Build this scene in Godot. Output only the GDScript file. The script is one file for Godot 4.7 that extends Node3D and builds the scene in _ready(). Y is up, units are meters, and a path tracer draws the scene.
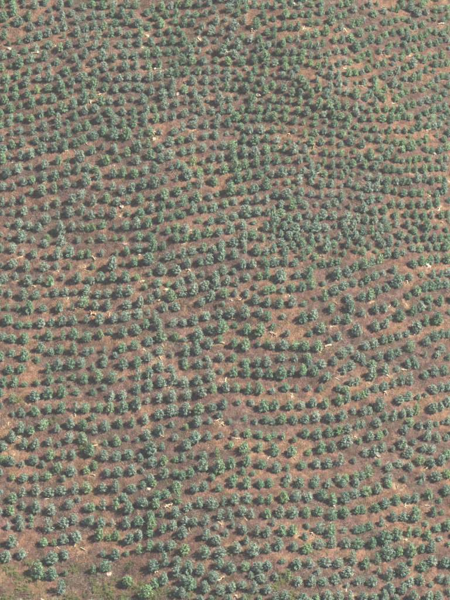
extends Node3D
# A hillside planted with rows of young trees, seen across a valley through a long lens.

const TREES := [
	1002,2988,1, 1056,2988,0, 1140,2988,1, 1218,2988,0, 1296,2988,0, 1980,2988,0, 1580,2985,1, 2070,2985,1, 1375,2980,1, 1515,2980,1, 1640,2980,1, 1750,2980,1, 1815,2980,1, 1870,2980,1, 2145,2980,1, 1695,2975,1, 1925,2975,1, 2190,2975,1,
	1425,2970,1, 910,2960,1, 2244,2958,0, 735,2950,5, 880,2950,1, 1100,2945,1, 1335,2940,1, 2010,2940,1, 305,2935,2, 1025,2935,1, 1270,2935,2, 1950,2935,1, 1160,2930,1, 1734,2922,0, 2154,2916,0, 950,2915,2, 1210,2915,1, 770,2910,1,
	640,2900,4, 1490,2900,1, 1555,2900,1, 1615,2900,1, 1860,2900,1, 2050,2900,1, 915,2895,1, 1785,2895,1, 2100,2895,1, 2235,2895,1, 815,2890,1, 1675,2890,1, 1810,2890,1, 1308,2886,1, 2200,2885,1, 1068,2880,1, 1374,2880,0, 1254,2874,0,
	1440,2870,4, 1945,2870,2, 260,2860,2, 325,2860,0, 1734,2856,1, 185,2855,2, 885,2855,1, 1590,2855,0, 1890,2850,0, 465,2845,0, 1000,2845,1, 2010,2845,2, 940,2835,2, 525,2830,1, 1150,2830,2, 1290,2830,2, 765,2825,1, 1225,2825,1,
	2110,2825,1, 1340,2820,1, 1485,2815,1, 1098,2814,1, 1550,2810,1, 1825,2810,1, 2052,2808,0, 1625,2805,1, 1690,2805,1, 2225,2805,1, 887,2800,1, 2160,2800,1, 1410,2796,0, 825,2795,2, 1765,2790,2, 1885,2790,1, 260,2785,2, 30,2780,1,
	105,2765,1, 320,2765,1, 515,2765,0, 575,2765,1, 1940,2765,2, 630,2760,0, 1025,2760,1, 1100,2755,2, 1995,2750,4, 2055,2750,1, 1270,2745,2, 695,2740,1, 920,2740,4, 1535,2740,4, 1182,2736,1, 1335,2735,1, 2110,2735,1, 750,2725,1,
	800,2725,1, 1470,2725,1, 2155,2725,2, 855,2720,1, 1395,2720,1, 1595,2715,1, 1790,2715,1, 2244,2712,0, 270,2710,3, 1660,2710,1, 1730,2710,1, 1860,2710,1, 55,2705,1, 215,2700,1, 1230,2700,0, 1080,2694,1, 315,2690,1, 645,2690,1,
	2196,2688,0, 1524,2682,0, 1920,2680,2, 385,2675,2, 545,2675,4, 495,2670,4, 580,2670,4, 695,2670,1, 1030,2670,1, 1980,2670,1, 2136,2670,1, 1128,2664,0, 915,2660,1, 750,2655,1, 1335,2655,1, 1655,2655,1, 2045,2655,1, 1285,2650,1,
	1410,2650,1, 2085,2650,1, 1465,2645,1, 1720,2645,0, 1218,2640,1, 1595,2640,1, 1780,2640,1, 815,2635,1, 1810,2635,1, 40,2630,0, 2185,2630,1, 1080,2628,0, 100,2625,1, 245,2625,2, 155,2622,0, 1164,2622,0, 1535,2622,0, 865,2620,1,
	1845,2620,1, 2235,2620,1, 755,2615,4, 315,2610,1, 560,2610,0, 628,2610,1, 1368,2610,0, 1908,2610,0, 2130,2610,0, 505,2605,1, 455,2600,1, 690,2600,1, 970,2600,1, 1025,2600,1, 430,2595,1, 925,2595,1, 97,2590,1, 370,2590,1,
	155,2585,0, 1965,2580,1, 750,2575,1, 2015,2575,1, 1105,2570,1, 1660,2570,1, 2075,2570,2, 805,2565,0, 1150,2565,2, 1255,2565,1, 1335,2560,1, 1400,2560,1, 1465,2560,1, 1530,2560,1, 876,2556,1, 1720,2555,1, 2165,2555,1, 2210,2555,0,
	0,2550,0, 1215,2550,1, 1590,2550,1, 50,2545,4, 255,2545,1, 1785,2540,1, 1810,2540,1, 180,2535,1, 640,2535,1, 460,2530,1, 1880,2530,1, 114,2526,0, 437,2525,1, 940,2525,1, 515,2520,1, 580,2520,1, 342,2514,1, 775,2510,1,
	995,2510,1, 1060,2510,2, 1925,2510,1, 1116,2502,1, 710,2500,2, 2196,2496,0, 1665,2495,1, 1980,2495,1, 390,2490,0, 887,2490,4, 1300,2490,1, 1345,2490,1, 1170,2485,2, 1415,2485,4, 1725,2485,1, 2035,2485,1, 60,2484,1, 1236,2484,1,
	1540,2480,1, 2075,2480,1, 618,2478,1, 1480,2475,1, 785,2470,1, 1605,2470,1, 2145,2465,1, 830,2460,1, 1775,2460,1, 110,2455,1, 245,2455,1, 6,2454,0, 1830,2450,1, 180,2448,1, 305,2445,1, 2230,2445,1, 1885,2440,1, 1092,2436,0,
	375,2435,2, 435,2435,1, 660,2435,1, 970,2435,1, 510,2430,1, 575,2430,1, 1020,2425,1, 882,2424,1, 715,2420,0, 1230,2410,1, 1300,2410,1, 1425,2410,1, 1500,2410,1, 1570,2410,1, 1640,2410,1, 1940,2410,1, 765,2405,4, 1162,2405,1,
	1345,2405,1, 1715,2405,1, 1780,2405,1, 2100,2405,0, 1580,2390,1, 2020,2390,0, 318,2388,0, 750,2385,1, 1690,2385,1, 1940,2385,1, 1062,2382,0, 60,2380,3, 115,2380,1, 1165,2380,1, 1440,2380,1, 1730,2380,1, 2110,2380,1, 175,2375,1,
	1780,2375,1, 2180,2375,1, 235,2370,1, 910,2370,1, 1810,2370,1, 820,2365,1, 880,2360,1, 2235,2360,4, 6,2358,0, 1266,2358,0, 590,2355,1, 950,2355,1, 1212,2352,0, 535,2350,1, 1845,2350,2, 708,2346,0, 355,2345,2, 655,2345,1,
	430,2340,4, 1380,2335,1, 1435,2335,0, 288,2334,1, 1095,2330,2, 1015,2325,1, 1945,2325,1, 2045,2325,1, 470,2320,4, 108,2316,0, 216,2316,0, 1310,2315,1, 1510,2315,1, 1155,2310,1, 1580,2310,1, 1640,2310,1, 1890,2310,0, 1995,2310,1,
	760,2305,1, 2155,2305,1, 50,2300,1, 1235,2300,1, 1700,2300,1, 1770,2298,0, 165,2295,1, 820,2295,4, 2100,2295,4, 10,2290,4, 2205,2290,2, 702,2286,0, 880,2285,1, 910,2280,1, 520,2275,1, 580,2275,1, 960,2275,0, 250,2270,4,
	315,2270,1, 365,2265,1, 645,2265,1, 1015,2265,1, 2235,2265,1, 2040,2262,1, 1085,2260,3, 1540,2255,3, 1825,2255,1, 450,2250,1, 1370,2250,1, 1458,2250,1, 1870,2250,1, 750,2240,2, 1965,2240,0, 2160,2240,1, 1605,2235,1, 810,2230,0,
	1220,2230,2, 1295,2230,1, 1660,2230,1, 1910,2230,1, 2120,2230,1, 15,2225,1, 930,2220,1, 1152,2220,0, 120,2215,1, 175,2215,1, 294,2214,0, 525,2210,0, 2010,2210,2, 2065,2205,0, 1794,2202,0, 580,2200,1, 1730,2200,2, 240,2196,1,
	685,2195,0, 410,2190,1, 1470,2190,0, 345,2185,1, 635,2185,0, 875,2185,0, 2230,2185,0, 60,2184,1, 975,2180,2, 2185,2180,1, 1040,2175,1, 1340,2175,1, 1415,2175,0, 1850,2175,1, 2135,2175,1, 735,2170,1, 1100,2170,0, 1895,2170,1,
	1295,2165,1, 1365,2165,1, 1585,2165,1, 1176,2160,0, 1235,2160,1, 1525,2160,1, 1645,2155,1, 1930,2155,0, 150,2145,1, 800,2145,1, 1690,2145,4, 285,2140,0, 470,2140,1, 2020,2140,1, 100,2135,1, 1740,2135,1, 930,2130,3, 530,2125,1,
	215,2120,1, 415,2120,1, 1785,2120,1, 2145,2120,1, 858,2118,0, 350,2115,1, 2095,2115,1, 595,2110,1, 1810,2110,1, 2180,2110,0, 660,2105,1, 985,2105,1, 1885,2105,1, 2050,2105,1, 1045,2100,0, 1146,2100,0, 1275,2100,0, 2215,2100,0,
	1360,2095,1, 1465,2095,1, 2240,2095,1, 725,2090,1, 1330,2090,1, 1410,2090,4, 1525,2090,1, 1225,2085,0, 462,2082,0, 1580,2080,1, 1645,2080,1, 1925,2075,1, 1098,2070,0, 1710,2070,1, 1970,2070,2, 65,2065,0, 795,2065,1, 2015,2060,1,
	105,2055,1, 2050,2055,1, 1764,2052,0, 175,2050,1, 860,2045,2, 1845,2045,1, 2080,2045,4, 240,2040,1, 930,2040,2, 995,2040,1, 1820,2040,2, 305,2035,1, 425,2035,1, 550,2035,1, 615,2035,1, 380,2030,1, 495,2030,1, 2165,2030,2,
	1060,2025,1, 1315,2025,2, 2205,2025,1, 6,2022,0, 1375,2020,1, 1445,2020,1, 1895,2020,2, 1115,2015,1, 1505,2015,1, 680,2010,2, 1254,2010,0, 1625,2010,1, 1190,2005,0, 1565,2005,1, 2235,2005,1, 735,2000,0, 1695,1995,1, 1995,1990,1,
	65,1985,1, 1735,1985,1, 795,1980,1, 860,1980,1, 170,1975,1, 555,1975,1, 1785,1975,1, 2040,1975,1, 2090,1975,0, 936,1968,1, 615,1965,1, 1810,1965,4, 2125,1965,0, 6,1962,0, 240,1960,1, 384,1956,0, 462,1956,0, 310,1955,1,
	1005,1955,1, 1362,1950,0, 1830,1950,1, 680,1940,1, 1245,1940,1, 1295,1940,1, 1480,1940,0, 1730,1940,1, 2165,1940,1, 1065,1935,1, 1540,1935,0, 1600,1935,0, 1875,1935,1, 516,1932,0, 1130,1930,1, 1180,1930,1, 1425,1930,1, 1695,1930,1,
	2205,1930,1, 1920,1925,1, 2240,1925,1, 740,1920,2, 125,1915,0, 1965,1910,1, 186,1908,0, 15,1905,1, 70,1905,1, 805,1905,1, 920,1900,2, 1755,1900,1, 245,1895,1, 865,1895,1, 985,1895,1, 1785,1895,1, 2005,1895,1, 305,1890,0,
	420,1890,1, 2050,1890,2, 615,1885,0, 365,1880,0, 490,1880,1, 560,1880,2, 690,1875,1, 1050,1875,1, 1630,1875,1, 1860,1870,1, 2125,1865,1, 745,1860,1, 1295,1860,1, 1345,1860,1, 1405,1860,2, 1165,1855,1, 1230,1855,1, 1460,1850,1,
	1515,1850,1, 1570,1850,1, 2170,1850,1, 1104,1848,0, 2220,1845,1, 1926,1842,1, 45,1840,1, 240,1840,1, 1715,1840,1, 1986,1836,0, 105,1835,1, 462,1830,0, 795,1830,1, 855,1830,1, 290,1820,1, 925,1820,1, 1755,1820,1, 355,1815,1,
	615,1815,1, 995,1815,1, 2080,1815,1, 410,1810,1, 520,1810,1, 1045,1810,1, 1605,1810,1, 1820,1810,0, 1860,1810,1, 2040,1810,1, 685,1805,1, 1230,1805,1, 1290,1805,1, 1335,1805,1, 1545,1805,1, 1668,1800,1, 920,1795,1, 186,1794,0,
	2065,1790,1, 1476,1788,0, 525,1785,1, 1035,1785,0, 2244,1782,0, 740,1780,1, 1105,1780,1, 1165,1780,1, 1405,1780,1, 1540,1780,1, 1810,1780,1, 5,1775,1, 120,1775,1, 1785,1775,1, 1895,1775,1, 576,1770,0, 855,1770,0, 1950,1770,1,
	2124,1770,0, 2185,1760,1, 60,1755,1, 1710,1755,2, 255,1750,1, 430,1750,1, 930,1750,1, 1985,1750,1, 798,1746,1, 460,1745,0, 520,1745,0, 985,1745,1, 300,1740,1, 365,1740,1, 1750,1735,1, 2205,1735,1, 204,1734,1, 2050,1730,1,
	1590,1728,1, 610,1725,2, 675,1720,1, 1360,1720,1, 1475,1720,1, 1525,1720,2, 1830,1720,1, 1040,1715,1, 1225,1715,2, 1290,1715,0, 1415,1715,2, 1170,1710,1, 1335,1710,1, 1870,1710,1, 740,1700,1, 1650,1700,0, 2130,1700,1, 1098,1692,0,
	120,1690,1, 920,1690,0, 1920,1690,1, 60,1685,1, 432,1680,1, 805,1680,1, 1955,1680,1, 15,1675,1, 185,1675,0, 875,1675,4, 1690,1675,1, 2170,1675,1, 240,1670,1, 315,1670,1, 990,1670,2, 1990,1670,1, 370,1665,1, 500,1665,4,
	1548,1662,0, 1435,1660,0, 2205,1660,1, 2240,1660,1, 550,1655,0, 615,1655,1, 2030,1655,1, 1780,1650,1, 680,1645,1, 1235,1645,1, 1300,1645,2, 1050,1640,1, 1110,1630,2, 1365,1630,0, 1600,1630,2, 2090,1630,2, 1875,1625,1, 1176,1620,0,
	95,1615,1, 730,1615,1, 790,1615,2, 145,1610,1, 205,1610,1, 1925,1610,1, 865,1605,1, 255,1600,1, 310,1600,1, 915,1600,1, 2130,1600,1, 370,1595,1, 430,1595,0, 970,1595,1, 35,1590,2, 495,1590,1, 1685,1590,1, 1735,1590,1,
	570,1585,1, 2185,1585,2, 625,1580,1, 1515,1580,2, 1950,1580,0, 775,1575,2, 1030,1575,1, 1340,1575,1, 1415,1575,0, 1570,1570,1, 1995,1570,2, 690,1565,1, 1095,1565,1, 1810,1560,0, 740,1555,0, 1155,1555,2, 1225,1555,2, 1295,1555,1,
	2244,1554,0, 2070,1550,1, 90,1535,0, 145,1535,2, 1655,1535,1, 1875,1535,1, 2150,1535,0, 35,1530,0, 215,1530,1, 295,1530,1, 360,1530,0, 820,1530,1, 1750,1530,2, 1920,1530,1, 2105,1530,1, 875,1525,1, 475,1520,1, 535,1520,1,
	635,1515,1, 1116,1512,0, 1518,1512,0, 1395,1510,1, 1980,1510,0, 700,1505,1, 1335,1505,1, 1460,1505,1, 415,1500,2, 1005,1500,1, 2200,1500,1, 1278,1494,1, 750,1490,1, 1575,1485,0, 1740,1485,1, 2140,1485,2, 1055,1475,1, 1810,1475,1,
	115,1470,1, 855,1470,2, 1625,1470,2, 180,1465,1, 235,1465,0, 1850,1465,2, 2040,1465,1, 490,1460,1, 540,1460,1, 790,1460,1, 1175,1460,0, 5,1455,0, 45,1455,1, 280,1455,1, 375,1455,0, 595,1455,1, 915,1455,1, 1120,1455,2,
	1230,1455,1, 325,1450,1, 645,1450,1, 2085,1450,1, 435,1445,1, 970,1445,1, 1330,1445,1, 1410,1440,1, 1675,1440,2, 1890,1440,1, 1360,1430,2, 1455,1430,1, 1510,1430,1, 1930,1430,1, 2120,1430,1, 726,1428,0, 1278,1428,0, 1025,1425,1,
	2155,1425,1, 1080,1420,1, 1720,1420,1, 840,1415,0, 885,1415,1, 1560,1415,1, 1810,1415,0, 2190,1415,1, 1615,1410,0, 2230,1410,1, 790,1405,1, 1180,1405,1, 1765,1405,1, 1985,1405,2, 140,1400,1, 250,1400,1, 910,1400,1, 460,1395,1,
	1135,1395,1, 200,1390,1, 435,1390,1, 20,1385,1, 385,1385,1, 1835,1385,1, 80,1380,0, 312,1380,0, 505,1380,1, 565,1380,1, 685,1380,0, 955,1380,1, 2010,1380,0, 625,1375,2, 1075,1375,1, 1230,1375,1, 1400,1375,2, 2045,1375,1,
	1295,1370,4, 1875,1370,1, 2106,1368,0, 1010,1365,0, 1335,1365,1, 1490,1365,1, 2165,1365,1, 750,1360,0, 1540,1360,2, 1685,1360,2, 1915,1360,0, 2205,1360,1, 1735,1355,1, 2235,1355,1, 1170,1350,0, 1115,1345,1, 805,1340,2, 880,1340,1,
	1970,1340,1, 220,1330,1, 132,1326,1, 282,1326,0, 462,1326,0, 345,1325,3, 1570,1325,0, 1775,1325,1, 6,1320,0, 1335,1320,1, 560,1315,2, 1215,1315,1, 618,1314,0, 65,1310,1, 935,1310,1, 1260,1310,1, 1615,1310,1, 1820,1310,2,
	2065,1310,1, 670,1305,1, 1475,1305,1, 1655,1305,1, 1000,1300,1, 1370,1300,2, 1425,1300,1, 1860,1300,1, 2110,1300,1, 1320,1295,1, 1690,1295,1, 2150,1295,1, 745,1290,2, 1045,1290,2, 1900,1290,1, 2235,1290,1, 2185,1285,1, 230,1275,0,
	840,1275,1, 1515,1275,1, 865,1270,1, 1105,1270,2, 1575,1270,1, 290,1265,1, 405,1265,1, 1170,1265,1, 165,1260,1, 440,1260,1, 510,1260,0, 580,1260,0, 915,1260,1, 1720,1260,0, 1935,1260,1, 1980,1260,1, 110,1255,0, 350,1250,2,
	635,1250,1, 2015,1250,1, 1332,1248,1, 1482,1248,0, 1680,1248,0, 1818,1248,1, 1878,1248,0, 965,1245,1, 1225,1245,0, 1425,1245,1, 1542,1242,1, 1782,1242,1, 1280,1240,2, 1068,1236,1, 5,1235,1, 60,1235,1, 695,1235,1, 1370,1235,1,
	2100,1235,1, 1015,1230,1, 2060,1230,1, 765,1225,2, 1630,1225,2, 2145,1225,1, 2185,1225,1, 2230,1225,1, 815,1220,1, 1845,1220,1, 1460,1215,1, 1740,1212,1, 1992,1212,0, 225,1210,1, 1110,1210,1, 1220,1210,1, 1510,1210,1, 1565,1210,1,
	1670,1210,1, 1910,1210,1, 1410,1206,1, 1165,1205,1, 1950,1205,1, 306,1200,1, 1806,1200,1, 162,1194,0, 390,1194,0, 450,1194,0, 575,1185,3, 615,1185,3, 2085,1185,1, 2170,1185,1, 1362,1182,0, 45,1180,0, 235,1180,4, 510,1180,1,
	880,1180,1, 930,1180,1, 1220,1180,1, 1315,1180,1, 1555,1180,1, 1595,1180,1, 1950,1180,1, 2045,1180,1, 2205,1180,1, 1488,1176,1, 1638,1176,0, 1884,1176,1, 105,1175,2, 695,1175,1, 750,1175,1, 1695,1175,1, 2125,1175,1, 2240,1175,1,
	1446,1170,1, 1775,1170,1, 5,1165,0, 980,1165,2, 1404,1164,0, 1998,1164,1, 1265,1160,2, 1040,1155,1, 1735,1155,1, 1095,1150,1, 1815,1150,1, 2070,1146,1, 265,1145,0, 840,1145,1, 1860,1145,1, 786,1140,0, 1150,1140,1, 1368,1140,1,
	1900,1140,2, 2230,1140,0, 300,1135,2, 925,1135,1, 1475,1135,2, 190,1130,1, 440,1130,1, 570,1130,0, 885,1130,4, 1580,1130,2, 1630,1130,1, 1935,1130,1, 1332,1128,1, 2184,1128,0, 360,1125,1, 410,1125,1, 465,1125,4, 1530,1125,1,
	2135,1125,2, 630,1122,1, 1422,1122,1, 1764,1122,1, 145,1120,1, 1675,1120,0, 36,1116,0, 1212,1116,1, 1716,1116,1, 515,1115,1, 685,1115,1, 2035,1115,1, 95,1110,1, 740,1110,1, 1980,1110,1, 1270,1105,0, 2085,1105,1, 996,1098,0,
	2244,1098,0, 1055,1095,1, 1375,1095,2, 230,1090,1, 1830,1090,1, 1875,1090,1, 1578,1086,1, 1920,1086,1, 800,1085,1, 1785,1085,1, 1110,1080,2, 1440,1080,2, 290,1075,0, 855,1075,1, 1490,1075,1, 1735,1075,2, 1665,1070,1, 2120,1070,1,
	456,1068,1, 1170,1068,1, 915,1065,1, 1540,1065,1, 1615,1065,2, 1975,1065,1, 2075,1065,1, 2155,1065,1, 2205,1065,1, 10,1060,0, 60,1060,0, 505,1060,1, 565,1060,1, 640,1060,0, 700,1060,1, 890,1060,1, 2030,1060,1, 2235,1060,1,
	348,1056,1, 1404,1056,1, 1230,1055,2, 1340,1050,1, 120,1045,1, 1290,1045,2, 1870,1045,1, 410,1040,2, 965,1040,1, 1365,1040,1, 1920,1040,1, 755,1035,1, 1015,1035,1, 175,1030,0, 810,1030,1, 1700,1030,0, 1790,1030,1, 1820,1030,2,
	1746,1026,0, 230,1025,1, 1070,1025,2, 1460,1015,2, 1525,1015,1, 1580,1015,0, 2005,1015,1, 2055,1015,1, 2145,1015,1, 860,1010,1, 1125,1010,1, 1405,1010,1, 1635,1010,2, 1960,1010,1, 2100,1010,1, 10,1005,1, 285,1005,1, 2185,1005,1,
	582,1002,1, 918,1002,1, 1674,1002,1, 60,1000,1, 465,1000,1, 1170,1000,1, 2244,996,0, 640,995,1, 1235,995,1, 360,990,1, 1284,990,1, 1332,990,1, 1494,990,1, 110,985,1, 530,985,1, 695,985,2, 1855,985,2, 760,980,0,
	980,980,1, 1900,980,1, 1045,975,1, 1705,975,2, 1760,975,0, 1806,972,1, 410,965,1, 1085,965,0, 1380,965,1, 1605,965,1, 820,960,2, 1435,960,2, 1555,960,1, 1656,960,1, 2184,960,1, 2020,955,1, 2065,955,1, 2105,955,1,
	156,954,0, 885,950,1, 1505,950,1, 2145,950,0, 612,948,1, 210,945,2, 1210,945,1, 1975,945,1, 1155,940,2, 1930,940,1, 275,935,1, 1270,935,1, 2220,935,2, 560,930,0, 1464,930,0, 1840,930,2, 1885,930,1, 15,925,1,
	65,925,1, 660,925,2, 945,925,1, 1785,925,1, 495,920,1, 1705,920,0, 330,915,1, 375,915,0, 715,915,1, 1330,915,2, 1605,910,2, 1655,910,1, 1386,906,0, 1746,906,1, 770,905,2, 1000,905,2, 115,900,1, 1065,900,1,
	1555,900,1, 2015,900,1, 430,895,2, 1435,895,1, 1495,895,1, 1935,895,1, 1980,895,1, 2045,895,1, 2160,895,1, 160,890,1, 820,890,1, 2225,890,1, 882,888,0, 1895,885,2, 2090,885,1, 2125,885,1, 2195,885,1, 216,882,1,
	1185,880,2, 1845,875,1, 275,870,1, 490,870,1, 1240,870,1, 1710,870,1, 935,865,2, 1300,865,1, 1670,865,1, 1765,865,0, 30,860,1, 565,860,1, 670,860,1, 1360,860,1, 1560,860,2, 1620,858,1, 1806,858,0, 615,855,1,
	995,855,4, 1410,850,2, 335,845,2, 725,845,1, 1460,845,1, 1515,845,2, 90,840,1, 385,840,1, 1050,840,1, 1734,840,1, 2000,840,1, 480,835,4, 775,835,1, 1120,835,2, 1930,835,1, 1965,835,1, 2040,835,1, 2075,835,1,
	1332,834,1, 1590,834,1, 150,830,0, 435,830,1, 855,830,0, 2120,830,2, 2155,830,1, 2220,830,1, 920,825,1, 1180,825,2, 2185,825,1, 1875,820,1, 222,816,1, 1662,816,1, 890,815,1, 1225,815,1, 1555,815,1, 1825,815,1,
	1765,810,1, 1280,805,1, 1620,805,4, 1710,805,2, 1014,804,0, 965,800,4, 290,795,1, 685,795,1, 1335,795,1, 1385,795,1, 10,790,1, 340,790,0, 530,790,5, 590,790,0, 1440,790,1, 1500,790,1, 2010,790,1, 2045,790,4,
	2200,790,1, 804,786,1, 1900,785,1, 1980,785,1, 2075,785,4, 1060,780,1, 1105,780,1, 1536,780,1, 1800,780,1, 2100,780,4, 2140,780,1, 2230,780,1, 50,775,0, 400,775,2, 1740,774,0, 105,770,1, 750,770,1, 1935,770,1,
	850,765,2, 1165,765,2, 1855,765,2, 155,760,2, 636,756,1, 1275,755,1, 1665,755,1, 1705,755,1, 915,750,1, 1220,750,2, 1570,750,0, 1625,750,1, 1770,750,0, 460,745,1, 15,740,1, 575,740,1, 960,740,1, 1330,740,1,
	1525,740,1, 1955,740,1, 2160,740,1, 2200,740,1, 210,735,2, 1420,735,1, 1470,735,2, 2015,735,1, 2130,735,1, 798,732,1, 1908,732,1, 270,730,1, 510,730,0, 1015,730,1, 1070,730,0, 1370,730,1, 685,725,2, 2235,725,1,
	320,720,2, 1120,720,1, 2060,720,2, 60,715,1, 1165,715,1, 375,710,1, 740,710,1, 1810,710,1, 110,705,1, 850,705,1, 1495,705,0, 1705,705,1, 1446,702,0, 1555,700,1, 1605,700,1, 1980,700,1, 2015,700,1, 2095,700,1,
	180,695,1, 1660,695,1, 1755,695,2, 415,690,1, 900,690,1, 1218,690,1, 1275,690,2, 1385,690,1, 1935,690,1, 1895,685,1, 2125,685,1, 1332,684,1, 2220,684,1, 230,680,1, 1850,680,1, 6,678,1, 954,678,1, 2046,678,0,
	280,675,1, 1025,670,1, 2185,670,0, 702,666,1, 1794,666,0, 465,665,2, 570,665,2, 635,665,2, 1075,665,1, 54,660,0, 340,660,1, 1135,660,0, 1175,660,0, 1524,660,1, 1710,660,1, 1660,655,1, 798,654,0, 1572,654,1,
	1758,654,0, 2244,654,1, 515,650,1, 750,648,1, 1908,648,0, 100,645,1, 165,645,1, 1470,645,0, 1620,645,1, 875,640,2, 1250,640,1, 1305,640,1, 1365,640,1, 1415,640,1, 1945,640,1, 1990,640,1, 2025,640,1, 2060,640,1,
	390,630,1, 915,630,1, 1830,630,1, 1875,630,1, 220,625,1, 1206,624,1, 435,620,1, 1780,620,1, 2090,620,2, 2140,620,1, 2170,620,1, 5,615,1, 290,615,1, 965,615,1, 1025,615,1, 1735,615,1, 565,610,1, 615,610,1,
	665,610,1, 1080,610,1, 1675,610,1, 2195,610,1, 336,606,0, 1140,606,1, 1392,606,0, 1518,606,0, 2244,606,0, 45,605,1, 720,605,1, 1575,605,1, 1632,600,0, 1470,594,1, 290,585,1, 495,585,1, 570,585,1, 670,585,1,
	780,585,1, 975,585,1, 1090,585,1, 1230,585,1, 1290,585,1, 2160,582,1, 55,580,1, 100,580,1, 720,580,1, 825,580,1, 1425,580,1, 1745,580,1, 1815,580,1, 1860,580,1, 1910,580,2, 1955,580,2, 150,575,5, 375,575,1,
	1180,575,2, 1340,575,1, 1990,575,1, 2050,575,1, 2210,575,1, 865,570,1, 1370,570,2, 1580,570,1, 1705,570,1, 2025,570,1, 2095,570,1, 1665,565,1, 205,560,1, 1620,560,1, 6,558,1, 924,558,1, 545,555,1, 1785,555,1,
	2130,555,1, 2240,555,1, 615,550,1, 1010,550,1, 255,545,2, 425,545,1, 665,545,1, 730,545,1, 1060,545,1, 1110,545,1, 1300,545,1, 1490,545,1, 1535,545,2, 1150,540,1, 1210,540,1, 1435,540,1, 1845,540,1, 1890,540,1,
	2165,540,1, 475,535,1, 770,535,1, 1340,535,1, 1930,535,1, 1965,535,1, 2000,535,2, 966,534,1, 50,530,2, 310,530,2, 1250,530,2, 1385,530,1, 1810,525,1, 2195,525,2, 102,522,0, 825,520,1, 1690,520,1, 1780,520,1,
	2035,520,1, 2225,520,1, 1730,515,2, 155,510,1, 370,510,2, 1595,510,2, 1645,510,2, 2065,510,1, 880,505,1, 1310,500,0, 1550,500,1, 1875,500,2, 2100,500,1, 504,498,1, 1452,498,0, 550,495,1, 605,495,1, 930,495,1,
	990,495,2, 1040,495,0, 1500,495,1, 20,490,1, 215,490,1, 715,490,1, 1095,490,2, 1410,490,2, 2135,490,1, 660,486,0, 265,485,1, 420,485,2, 1145,485,1, 1260,485,1, 1365,485,1, 2170,485,1, 1185,480,0, 1674,480,1,
	1830,480,1, 1915,480,1, 1980,480,1, 2195,475,1, 75,470,1, 325,465,1, 465,465,1, 815,465,2, 858,462,1, 135,460,1, 1555,460,1, 1635,460,2, 1780,460,2, 2010,460,1, 970,455,1, 1460,455,1, 1505,455,1, 1850,455,2,
	1895,455,2, 2225,455,1, 360,450,0, 1025,450,1, 1735,450,1, 1695,445,1, 2035,445,1, 756,444,1, 1962,444,0, 185,440,4, 920,440,1, 1080,440,0, 1325,440,2, 1278,438,0, 30,435,1, 575,435,1, 1925,435,1, 2075,435,1,
	2110,435,1, 2184,432,1, 75,430,1, 245,430,1, 415,430,1, 525,430,1, 635,430,1, 1175,430,1, 1230,430,2, 1415,430,1, 1595,430,1, 1650,430,1, 305,425,2, 695,425,2, 810,425,1, 1130,425,2, 1365,420,1, 1530,420,1,
	1875,420,2, 2004,420,1, 860,415,2, 2145,415,1, 1476,414,0, 2244,414,1, 470,410,1, 130,405,1, 1695,405,1, 1780,405,0, 1970,405,2, 355,400,1, 1080,400,1, 1730,400,1, 1820,400,1, 960,396,1, 1025,395,1, 1310,395,1,
	2160,395,1, 1585,390,0, 30,385,2, 1255,385,1, 1870,385,2, 2185,385,1, 195,380,1, 245,380,1, 290,380,0, 540,380,1, 595,380,1, 1135,380,1, 1505,380,2, 2025,380,1, 415,375,2, 640,375,1, 685,375,1, 745,375,2,
	1200,375,1, 2065,375,2, 2095,375,1, 798,372,1, 85,370,1, 1460,370,1, 1920,370,1, 2210,370,1, 2235,370,1, 1370,365,0, 1415,365,1, 1650,365,2, 1690,360,2, 475,355,1, 885,355,1, 1330,355,1, 1745,355,1, 145,350,1,
	850,350,2, 1180,350,0, 1605,350,1, 1775,350,1, 1810,350,1, 1950,350,1, 2100,350,1, 2166,348,0, 330,345,2, 930,345,2, 990,345,1, 1040,345,1, 1275,345,1, 1985,345,1, 1085,340,1, 1135,340,1, 2130,340,1, 570,336,0,
	1230,336,0, 195,335,1, 1480,335,1, 1840,335,1, 10,330,1, 246,330,0, 520,330,1, 2028,330,1, 390,325,1, 625,325,1, 1430,325,1, 54,324,0, 1662,324,1, 680,320,1, 740,320,1, 1590,320,4, 1885,315,1, 1332,312,1,
	1962,312,0, 795,310,1, 880,310,1, 2175,310,1, 2205,310,1, 95,305,2, 1375,305,1, 1550,305,4, 1695,305,1, 1920,305,1, 2065,305,2, 2235,305,1, 282,300,1, 465,300,1, 850,300,0, 1140,300,4, 1630,300,2, 1750,300,1,
	960,295,1, 1015,295,1, 1080,295,0, 1205,295,2, 1470,295,1, 1725,295,1, 1854,294,0, 910,290,2, 1270,290,1, 1425,290,1, 1510,290,4, 2120,290,1, 156,288,1, 1790,285,1, 220,280,1, 375,280,1, 570,280,1, 2005,280,1,
	1975,275,2, 2150,275,1, 15,270,1, 324,270,0, 515,270,2, 675,270,1, 1325,270,2, 1815,270,1, 2088,270,1, 2180,270,1, 425,265,1, 1555,265,1, 1600,265,1, 2210,265,1, 1170,264,1, 65,260,1, 625,260,2, 730,260,1,
	785,255,1, 1230,255,0, 1430,255,1, 1515,255,1, 1640,255,1, 1845,255,1, 2015,255,1, 1050,252,0, 840,250,1, 995,250,0, 1390,250,4, 1470,250,1, 880,245,1, 945,245,2, 1110,245,2, 1685,245,1, 1725,245,1, 1895,245,1,
	1935,245,1, 2040,245,1, 125,240,1, 1285,235,1, 2070,235,1, 180,234,1, 2244,234,0, 2110,230,1, 300,225,2, 1310,225,1, 1780,225,2, 475,220,1, 1585,220,1, 240,216,1, 345,215,1, 530,215,1, 595,215,1, 1190,215,2,
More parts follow.
